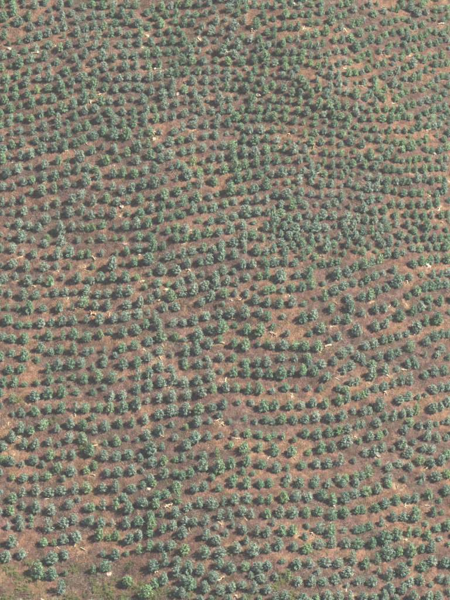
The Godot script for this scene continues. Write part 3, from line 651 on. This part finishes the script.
	for k in FORMS.size():
		for layer in 2:
			var mm := MultiMesh.new()
			mm.transform_format = MultiMesh.TRANSFORM_3D
			mm.use_colors = true
			mm.mesh = form_meshes[k][layer]
			mm.instance_count = rest[k].size()
			for i in rest[k].size():
				mm.set_instance_transform(i, rest[k][i][0])
				mm.set_instance_color(i, rest[k][i][1] if layer == 1 else Color.WHITE)
			var o := MultiMeshInstance3D.new()
			o.name = ["trunk", "crown"][layer]
			o.multimesh = mm
			o.material_override = bark if layer == 0 else any_leaf
			o.set_meta("kind", "stuff")
			stand.add_child(o, true)

# ---------------------------------------------------------------- dead wood, stones, stumps
func broken_tube(s: Shape, r: RandomNumberGenerator, p: Array, w: Array, sides: int) -> void:
	# weathered wood: bare, stained and bark-covered lengths of uneven girth
	var kinds := [Color(0.56, 0.45, 0.32), Color(0.66, 0.54, 0.39), Color(0.42, 0.32, 0.23), Color(0.30, 0.22, 0.16), Color(0.54, 0.40, 0.27)]
	for i in p.size() - 1:
		var c: Color = kinds[r.randi() % 5]
		var g := r.randf_range(0.8, 1.25)
		var m: Vector3 = p[i].lerp(p[i + 1], 0.5) + Vector3(r.randfn(), r.randfn(), r.randfn()) * 0.012
		s.tube([p[i], m, p[i + 1].lerp(p[i], -0.06)], [w[i] * g, lerpf(w[i], w[i + 1], 0.5) * g * r.randf_range(0.85, 1.15), w[i + 1] * g], sides, c)

func branch_mesh(k: int) -> ArrayMesh:
	var r := RandomNumberGenerator.new()
	r.seed = 70 + k
	var s := Shape.new()
	var len_ := r.randf_range(0.55, 1.0)
	var p := []
	var w := []
	var at := Vector3(-len_ * 0.5, 0.05, 0.0)
	var head := r.randf_range(-0.5, 0.5)
	for i in 6:
		p.append(at)
		w.append(lerpf(0.11, 0.045, i / 5.0))
		head += r.randf_range(-0.55, 0.55)
		at += Vector3(cos(head), r.randf_range(-0.12, 0.22), sin(head)) * len_ / 5.0
		at.y = clampf(at.y, 0.02, 0.2)
	broken_tube(s, r, p, w, 6)
	for j in 2 + k % 3:
		var b: Vector3 = p[1 + r.randi() % 4]
		var d := Vector3(r.randf_range(-0.2, 0.35), r.randf_range(-0.04, 0.2), (1 if j % 2 else -1) * r.randf_range(0.12, 0.36))
		broken_tube(s, r, [b, b + d * 0.5 + Vector3(0, 0.03, 0), b + d], [0.055, 0.04, 0.018], 5)
	# torn bark and chips round it
	for j in 7:
		var c := Vector3(r.randf_range(-0.5, 0.5), 0.03, r.randf_range(-0.35, 0.35))
		var a := r.randf() * TAU
		var d := Vector3(cos(a), r.randf_range(-0.05, 0.1), sin(a)) * r.randf_range(0.05, 0.13)
		broken_tube(s, r, [c - d, c + d], [0.035, 0.028], 4)
	return s.mesh()

func log_mesh(k: int) -> ArrayMesh:
	var r := RandomNumberGenerator.new()
	r.seed = 170 + k
	var s := Shape.new()
	var p := []
	var w := []
	for i in 5:
		var t := i / 4.0
		p.append(Vector3((t - 0.5) * 0.7, 0.09 + r.randf_range(-0.012, 0.012), r.randf_range(-0.03, 0.03)))
		w.append(lerpf(0.11, 0.09, t) * r.randf_range(0.94, 1.06))
	broken_tube(s, r, p, w, 9)
	# a knot of a lopped limb
	s.tube([p[2], p[2] + Vector3(0.05, 0.16, 0.07)], [0.05, 0.035], 6, Color(0.52, 0.40, 0.28))
	return s.mesh()

func log_end_mesh() -> ArrayMesh:
	var s := Shape.new()
	for e in [[-0.36, 0.11, -1.0], [0.36, 0.09, 1.0]]:
		s.tube([Vector3(e[0] - 0.02, 0.09, 0), Vector3(e[0] + 0.02, 0.09, 0)], [e[1] * 0.93, e[1] * 0.93], 9, Color(0.74, 0.60, 0.40))
	return s.mesh()

func rock_mesh(k: int) -> ArrayMesh:
	var st := SphereMesh.new()
	st.radius = 0.25
	st.height = 0.5
	st.radial_segments = 12
	st.rings = 7
	var a := st.get_mesh_arrays()
	var nz := FastNoiseLite.new()
	nz.seed = 30 + k
	nz.frequency = 1.9
	var s := Shape.new()
	var v: PackedVector3Array = a[Mesh.ARRAY_VERTEX]
	var idx: PackedInt32Array = a[Mesh.ARRAY_INDEX]
	for i in range(0, idx.size(), 3):
		var t := []
		for e in 3:
			var p := v[idx[i + e]]
			var m := 1.0 + nz.get_noise_3dv(p * 2.0) * 0.9
			t.append(Vector3(p.x * m * 1.35, p.y * m * 0.62 + 0.08, p.z * m))
		var nn: Vector3 = (t[2] - t[0]).cross(t[1] - t[0])
		if nn.length() < 1e-7: continue
		nn = nn.normalized()
		for e in 3:
			s.v.append(t[e]); s.n.append(nn); s.c.append(Color(0.50, 0.38, 0.30))
	return s.mesh()

func stump_meshes(k: int) -> Array:
	var r := RandomNumberGenerator.new()
	r.seed = 270 + k
	var s := Shape.new()
	var bark := Color(0.33, 0.25, 0.19)
	s.tube([Vector3(0, -0.1, 0), Vector3(0, 0.08, 0), Vector3(0.01, 0.30, 0.01)], [0.27, 0.21, 0.185], 10, bark, false)
	for i in 5:
		var a := TAU * i / 5.0 + r.randf() * 0.6
		var d := Vector3(cos(a), 0, sin(a))
		s.tube([d * 0.12 + Vector3(0, 0.10, 0), d * 0.34 + Vector3(0, 0.02, 0), d * 0.55 + Vector3(0, -0.10, 0)], [0.08, 0.055, 0.03], 5, bark)
	var top := Shape.new()
	top.tube([Vector3(0.01, 0.29, 0.01), Vector3(0.012, 0.318, 0.012)], [0.178, 0.172], 10, Color(0.72, 0.58, 0.40))
	# torn splinters where the trunk broke
	for i in 4:
		var a := r.randf() * TAU
		var b := Vector3(cos(a) * 0.12, 0.31, sin(a) * 0.12)
		top.tube([b, b + Vector3(0, r.randf_range(0.06, 0.16), 0)], [0.03, 0.008], 4, Color(0.68, 0.53, 0.36))
	return [s.mesh(), top.mesh()]

var wood_plan := []
const WOOD_WORDS := ["cream", "grey", "tan"]
func plan_dead_wood() -> void:
	var r := RandomNumberGenerator.new()
	r.seed = 15
	for i in range(0, PALE.size(), 3):
		var tone: int = [0, 0, 0, 0, 1, 2][r.randi() % 6]
		var roll := r.randf()
		var kind := "dead branch" if roll < 0.72 else ("sawn log" if roll < 0.82 else ("stone" if roll < 0.92 else "tree stump"))
		wood_plan.append([on_ground(PALE[i], PALE[i + 1]), tone, roll, "a %s %s" % [WOOD_WORDS[tone], kind]])

func build_dead_wood() -> void:
	var r := RandomNumberGenerator.new()
	r.seed = 5
	var wood := []
	for t in [Color(1, 1, 1), Color(0.62, 0.64, 0.70), Color(0.86, 0.70, 0.55)]:
		wood.append(coloured(0.85, t.linear_to_srgb()))
	var words := WOOD_WORDS
	var branches := []
	var logs := []
	var rocks := []
	var stumps := []
	for k in 8: branches.append(branch_mesh(k))
	for k in 3: logs.append(log_mesh(k))
	for k in 4: rocks.append(rock_mesh(k))
	for k in 2: stumps.append(stump_meshes(k))
	var ends := log_end_mesh()
	for i in range(0, PALE.size(), 3):
		var code: int = PALE[i + 2]
		var big := code % 2 == 1
		var along := code >= 2
		var p := on_ground(PALE[i], PALE[i + 1])
		var far := clampf(1.0 + (500.0 - cam_at.distance_to(p)) * -0.0010, 0.9, 1.15)
		var tone: int = wood_plan[i / 3][1]
		var roll: float = wood_plan[i / 3][2]
		var turn := r.randf_range(-0.6, 0.6) + (PI * 0.5 if along else 0.0) + (PI if r.randf() < 0.5 else 0.0)
		var o: Node3D
		var lie := "lying up and down the slope" if along else "lying across the slope"
		var size := "large" if big else "small"
		var sc := (1.5 if big else 1.0) * far * r.randf_range(0.85, 1.15)
		var gr := "pale dead wood and stones between the tree rows"
		if roll < 0.72:
			o = thing("dead_branch", p)
			var k := r.randi() % 8
			part("limb", branches[k], wood[tone], o)
			tag(o, "%s %s %s dead branch%s" % [size, words[tone], ["gently bowed", "forked", "crooked", "three-pronged", "twisted", "splintered", "kinked", "many-pronged"][k], by_tree(p)], "branch", gr)
		elif roll < 0.82:
			o = thing("cut_log", p)
			part("log_body", logs[r.randi() % 3], wood[tone], o)
			part("cut_face", ends, wood[0], o)
			tag(o, "%s %s sawn log %s%s" % [size, words[tone], lie, by_tree(p)], "log", gr)
		elif roll < 0.92:
			o = thing("pale_stone", p)
			part("stone", rocks[r.randi() % 4], wood[tone], o)
			tag(o, "%s %s angular stone half sunk in the soil%s" % [size, words[tone], by_tree(p)], "stone", gr)
		else:
			o = thing("tree_stump", p)
			var k := r.randi() % 2
			part("stump_wood", stumps[k][0], wood[tone], o)
			part("broken_top", stumps[k][1], wood[0], o)
			tag(o, "%s %s tree stump with pale broken top%s" % [size, words[tone], by_tree(p)], "stump", gr)
		var b := slope_basis(p.x, p.z) * Basis(Vector3.UP, turn) if roll < 0.92 else Basis(Vector3.UP, turn)
		o.transform = Transform3D(b.scaled_local(Vector3.ONE * sc), p - Vector3(0, 0.035, 0))
	# charred stumps
	var char_ := coloured(0.95, Color(0.55, 0.52, 0.52))
	for i in range(0, SNAGS.size(), 2):
		var p := on_ground(SNAGS[i], SNAGS[i + 1] + 10)
		var s := Shape.new()
		var hh := r.randf_range(0.35, 0.6)
		s.tube([Vector3(0, -0.1, 0), Vector3(0.02, 0.12, 0), Vector3(0.06, hh * 0.6, 0.02), Vector3(0.05, hh, 0.05)], [0.30, 0.24, 0.20, 0.16], 9, Color(0.22, 0.17, 0.15))
		var limb := Shape.new()
		limb.tube([Vector3(0.05, hh * 0.5, 0), Vector3(0.2, hh * 0.75, 0.1), Vector3(0.42, hh * 0.8, 0.2)], [0.06, 0.045, 0.02], 6, Color(0.22, 0.17, 0.15))
		limb.tube([Vector3(0.03, 0.1, 0), Vector3(-0.25, 0.06, 0.1), Vector3(-0.5, -0.1, 0.2)], [0.07, 0.05, 0.03], 6, Color(0.22, 0.17, 0.15))
		var o := thing("charred_stump", p, r.randf() * TAU)
		part("stump_wood", s.mesh(), char_, o)
		part("limb", limb.mesh(), char_, o)
		tag(o, "blackened old tree stump with crooked limb" + by_tree(p), "stump", "blackened stumps between the rows")
	# a leaning dead pole
	var pp := on_ground(450 + 337, 600 + 203)
	var ps := Shape.new()
	ps.tube([Vector3(0, -0.1, 0), Vector3(0.02, 0.7, 0), Vector3(-0.02, 1.4, 0.03), Vector3(0.03, 2.15, 0.02)], [0.12, 0.10, 0.085, 0.06], 8, Color(0.10, 0.075, 0.065))
	var pl := Shape.new()
	pl.tube([Vector3(-0.01, 1.5, 0.02), Vector3(0.16, 1.75, 0.08), Vector3(0.24, 1.8, 0.1)], [0.045, 0.035, 0.02], 6, Color(0.10, 0.075, 0.065))
	var po := thing("dead_pole", pp)
	part("trunk", ps.mesh(), coloured(0.95), po)
	part("broken_limb", pl.mesh(), coloured(0.95), po)
	tag(po, "dark bare dead trunk standing upright below a pale log", "dead trunk")

# ---------------------------------------------------------------- low green shrubs and litter
func shrub_meshes(k: int) -> Array:
	var r := RandomNumberGenerator.new()
	r.seed = 600 + k
	var wood := Shape.new()
	var lf := Shape.new()
	for s in 16:
		var a := r.randf() * TAU
		var out := Vector3(cos(a), 0, sin(a))
		var l := r.randf_range(0.35, 0.85)
		var tip := out * l + Vector3.UP * r.randf_range(0.12, 0.5)
		var mid := tip * 0.5 + Vector3.UP * 0.1
		wood.tube([Vector3.ZERO, mid, tip], [0.014, 0.01, 0.004], 3, Color(0.12, 0.08, 0.05), false)
		for q in 20:
			var t := r.randf_range(0.25, 1.0)
			var at := tip * t + Vector3.UP * 0.2 * t * (1.0 - t) + Vector3(r.randfn(), r.randfn() * 0.7, r.randfn()) * 0.07
			var d := (out * 0.5 + Vector3(r.randfn(), r.randf() * 0.9, r.randfn()) * 0.7).normalized()
			var sd := d.cross(Vector3.UP + Vector3(r.randfn(), 0, r.randfn()) * 0.4).normalized()
			var col := Color(0.10, 0.135, 0.045) if r.randf() < 0.6 else Color(0.14, 0.155, 0.06)
			var j := r.randf_range(0.75, 1.2)
			lf.leaf(at, d, sd, r.randf_range(0.10, 0.17), r.randf_range(0.05, 0.09), Color(col.r * j, col.g * j, col.b * j))
	return [wood.mesh(), lf.mesh()]

func build_shrubs() -> void:
	var meshes := []
	for k in 3: meshes.append(shrub_meshes(k))
	var bark := coloured(0.95)
	var lm := coloured(0.7, Color.WHITE, Color(0.10, 0.13, 0.04))
	var r := RandomNumberGenerator.new()
	r.seed = 44
	for i in range(0, WEEDS.size(), 2):
		var p := on_ground(WEEDS[i], WEEDS[i + 1] + 8)
		var k := r.randi() % 3
		var o := thing("low_shrub", p)
		part("stems", meshes[k][0], bark, o).set_meta("kind", "stuff")
		part("foliage", meshes[k][1], lm, o)
		var big := r.randf_range(0.8, 1.45)
		o.transform = Transform3D((slope_basis(p.x, p.z) * Basis(Vector3.UP, r.randf() * TAU)).scaled_local(Vector3(big, big * r.randf_range(0.7, 1.1), big)), p - Vector3(0, 0.02, 0))
		tag(o, "%s sprawling olive-green shrub low on the ground%s" % [["small", "large"][1 if big > 1.12 else 0], by_tree(p)], "shrub", "low shrubs at the foot of the slope")

func scatter(called: String, label: String, category: String, mesh: Mesh, m: Material, count: int, sd: int, lo: float, hi: float, pick: Callable, cols: Array) -> void:
	var r := RandomNumberGenerator.new()
	r.seed = sd
	var xf := []
	while xf.size() < count:
		var x := r.randf_range(-50.0, 50.0)
		var z := r.randf_range(-88.0, 72.0)
		if r.randf() > pick.call(x, z): continue
		var b := slope_basis(x, z) * Basis(Vector3.UP, r.randf() * TAU)
		xf.append(Transform3D(b.scaled_local(Vector3.ONE * r.randf_range(lo, hi)), Vector3(x, ground_h(x, z) - 0.01, z)))
	var mm := MultiMesh.new()
	mm.transform_format = MultiMesh.TRANSFORM_3D
	mm.use_colors = true
	mm.mesh = mesh
	mm.instance_count = count
	for i in count:
		mm.set_instance_transform(i, xf[i])
		var c: Color = cols[r.randi() % cols.size()]
		mm.set_instance_color(i, c * r.randf_range(0.8, 1.2))
	var o := MultiMeshInstance3D.new()
	o.name = called
	o.multimesh = mm
	o.material_override = m
	add_child(o)
	o.set_meta("kind", "stuff")
	tag(o, label, category)

func build_litter() -> void:
	var m := coloured(0.95)
	var r := RandomNumberGenerator.new()
	r.seed = 8
	# twigs: a few crossed sticks
	var tw := Shape.new()
	for i in 5:
		var a := r.randf() * TAU
		var c := Vector3(r.randf_range(-0.3, 0.3), 0.03, r.randf_range(-0.3, 0.3))
		var d := Vector3(cos(a), r.randf_range(-0.05, 0.22), sin(a)) * r.randf_range(0.18, 0.42)
		tw.tube([c - d, c + Vector3(0, 0.03, 0.02), c + d], [0.020, 0.017, 0.009], 3, Color.WHITE, false)
	scatter("twig_litter", "thin dry brown and grey twigs strewn over the soil", "twigs", tw.mesh(), m, 26000, 81, 0.5, 1.5,
		func(x, z): return clampf(0.25 + n_streak.get_noise_2d(x * 0.7, z * 1.8) * 2.2, 0.05, 1.0),
		[Color(0.13, 0.095, 0.08), Color(0.18, 0.145, 0.125), Color(0.25, 0.195, 0.15), Color(0.06, 0.045, 0.04), Color(0.035, 0.03, 0.028), Color(0.12, 0.09, 0.07), Color(0.38, 0.29, 0.22)])
	# clods
	var cl := Shape.new()
	for i in 3:
		var c := Vector3(r.randf_range(-0.2, 0.2), 0.02, r.randf_range(-0.2, 0.2))
		cl.tube([c - Vector3(0.06, 0.01, 0), c + Vector3(0, 0.02, 0.01), c + Vector3(0.06, 0, 0.02)], [0.025, 0.06, 0.02], 6, Color.WHITE)
	scatter("soil_clods", "small reddish clods and stones on the bare soil", "clods", cl.mesh(), m, 9000, 82, 0.5, 1.4,
		func(_x, _z): return 1.0,
		[Color(0.15, 0.095, 0.075), Color(0.20, 0.135, 0.11), Color(0.09, 0.06, 0.05), Color(0.28, 0.22, 0.18)])
	# dry grass and fallen leaves
	var gr := Shape.new()
	for i in 22:
		var a := r.randf() * TAU
		var o := Vector3(cos(a), 0, sin(a))
		gr.leaf(o * r.randf_range(0.0, 0.22), (o + Vector3.UP * r.randf_range(0.3, 1.6)).normalized(), o.cross(Vector3.UP), r.randf_range(0.12, 0.30), 0.035, Color.WHITE)
	scatter("dry_grass", "dry straw-coloured grass tufts and fallen leaves between rows", "grass", gr.mesh(), m, 9000, 83, 0.5, 1.3,
		func(x, z): return clampf(0.3 + n_col.get_noise_2d(x * 2.0, z * 2.0) * 2.0, 0.04, 1.0),
		[Color(0.28, 0.21, 0.12), Color(0.19, 0.135, 0.085), Color(0.13, 0.09, 0.065), Color(0.15, 0.14, 0.075), Color(0.36, 0.28, 0.17)])
	# small green herbs, thickest at the foot of the slope
	var hb := Shape.new()
	for i in 26:
		var a := r.randf() * TAU
		var o := Vector3(cos(a), 0, sin(a))
		hb.leaf(o * r.randf_range(0.02, 0.22) + Vector3.UP * r.randf_range(0.02, 0.16), (o * 0.8 + Vector3.UP * r.randf_range(0.0, 1.0)).normalized(), o.cross(Vector3.UP), r.randf_range(0.08, 0.15), 0.07, Color.WHITE)
	scatter("green_herbs", "small green weeds scattered over the soil, thickest low on the slope", "weeds", hb.mesh(), coloured(0.8, Color.WHITE, Color(0.08, 0.1, 0.04)), 13000, 84, 0.4, 1.25,
		func(x, z): return clampf(0.28 + n_col.get_noise_2d(x * 1.4 + 30.0, z * 1.4) * 0.7, 0.03, 0.8) + 0.9 * clampf((z - 44.0) / 16.0, 0.0, 1.0) * clampf((-x - 2.0) / 22.0, 0.0, 1.0) + 0.5 * clampf((z - 52.0) / 8.0, 0.0, 1.0),
		[Color(0.085, 0.115, 0.04), Color(0.10, 0.13, 0.06), Color(0.13, 0.14, 0.055), Color(0.07, 0.10, 0.06), Color(0.15, 0.16, 0.11), Color(0.11, 0.10, 0.07)])

func _ready() -> void:
	# camera
	cam = Camera3D.new()
	cam.name = "camera"
	add_child(cam)
	var a := deg_to_rad(CAM_PITCH)
	cam_at = Vector3(0, sin(a) * CAM_DIST, cos(a) * CAM_DIST)
	cam.position = cam_at
	cam.rotation = Vector3(-a, 0, 0)
	cam.fov = CAM_FOV
	cam.near = 1.0
	cam.far = 4000.0
	cam.current = true
	# sky, air and exposure
	var sky_m := ProceduralSkyMaterial.new()
	sky_m.sky_top_color = Color(0.40, 0.50, 0.66)
	sky_m.sky_horizon_color = Color(0.76, 0.79, 0.82)
	sky_m.sky_curve = 0.2
	sky_m.ground_bottom_color = Color(0.30, 0.24, 0.20)
	sky_m.ground_horizon_color = Color(0.62, 0.66, 0.68)
	var sky := Sky.new()
	sky.sky_material = sky_m
	var env := Environment.new()
	env.background_mode = Environment.BG_SKY
	env.sky = sky
	env.background_energy_multiplier = 0.40
	env.tonemap_mode = Environment.TONE_MAPPER_LINEAR
	env.tonemap_exposure = 2.85
	env.sdfgi_enabled = true
	env.ssao_enabled = true
	env.ssil_enabled = true
	env.fog_enabled = true
	env.fog_density = 0.0001
	env.fog_light_color = Color(0.88, 0.90, 0.92)
	var we := WorldEnvironment.new()
	we.name = "world_environment"
	we.environment = env
	add_child(we)
	# sun: high from the side and a little behind the camera
	var sun := DirectionalLight3D.new()
	sun.name = "sun"
	add_child(sun)
	sun.light_color = Color(1.0, 0.95, 0.88)
	sun.light_energy = 1.6
	sun.light_angular_distance = 0.5
	sun.shadow_enabled = true
	var el := deg_to_rad(46.0)
	var az := deg_to_rad(6.0)
	var to_sun := Vector3(cos(el) * cos(az), sin(el), cos(el) * sin(az))
	sun.look_at_from_position(to_sun * 300.0, Vector3.ZERO, Vector3.UP)

	rng.seed = 20240
	n_big.seed = 3; n_big.frequency = 0.018; n_big.noise_type = FastNoiseLite.TYPE_SIMPLEX; n_big.fractal_octaves = 2
	n_mid.seed = 4; n_mid.frequency = 0.13; n_mid.noise_type = FastNoiseLite.TYPE_SIMPLEX; n_mid.fractal_octaves = 2
	n_fine.seed = 6; n_fine.frequency = 0.5; n_fine.noise_type = FastNoiseLite.TYPE_SIMPLEX; n_fine.fractal_octaves = 2
	n_col.seed = 11; n_col.frequency = 0.09; n_col.noise_type = FastNoiseLite.TYPE_SIMPLEX; n_col.fractal_octaves = 3
	n_streak.seed = 12; n_streak.frequency = 0.06; n_streak.noise_type = FastNoiseLite.TYPE_SIMPLEX; n_streak.fractal_octaves = 4

	build_ground()
	plan_dead_wood()
	build_trees()
	build_dead_wood()
	build_shrubs()
	build_litter()
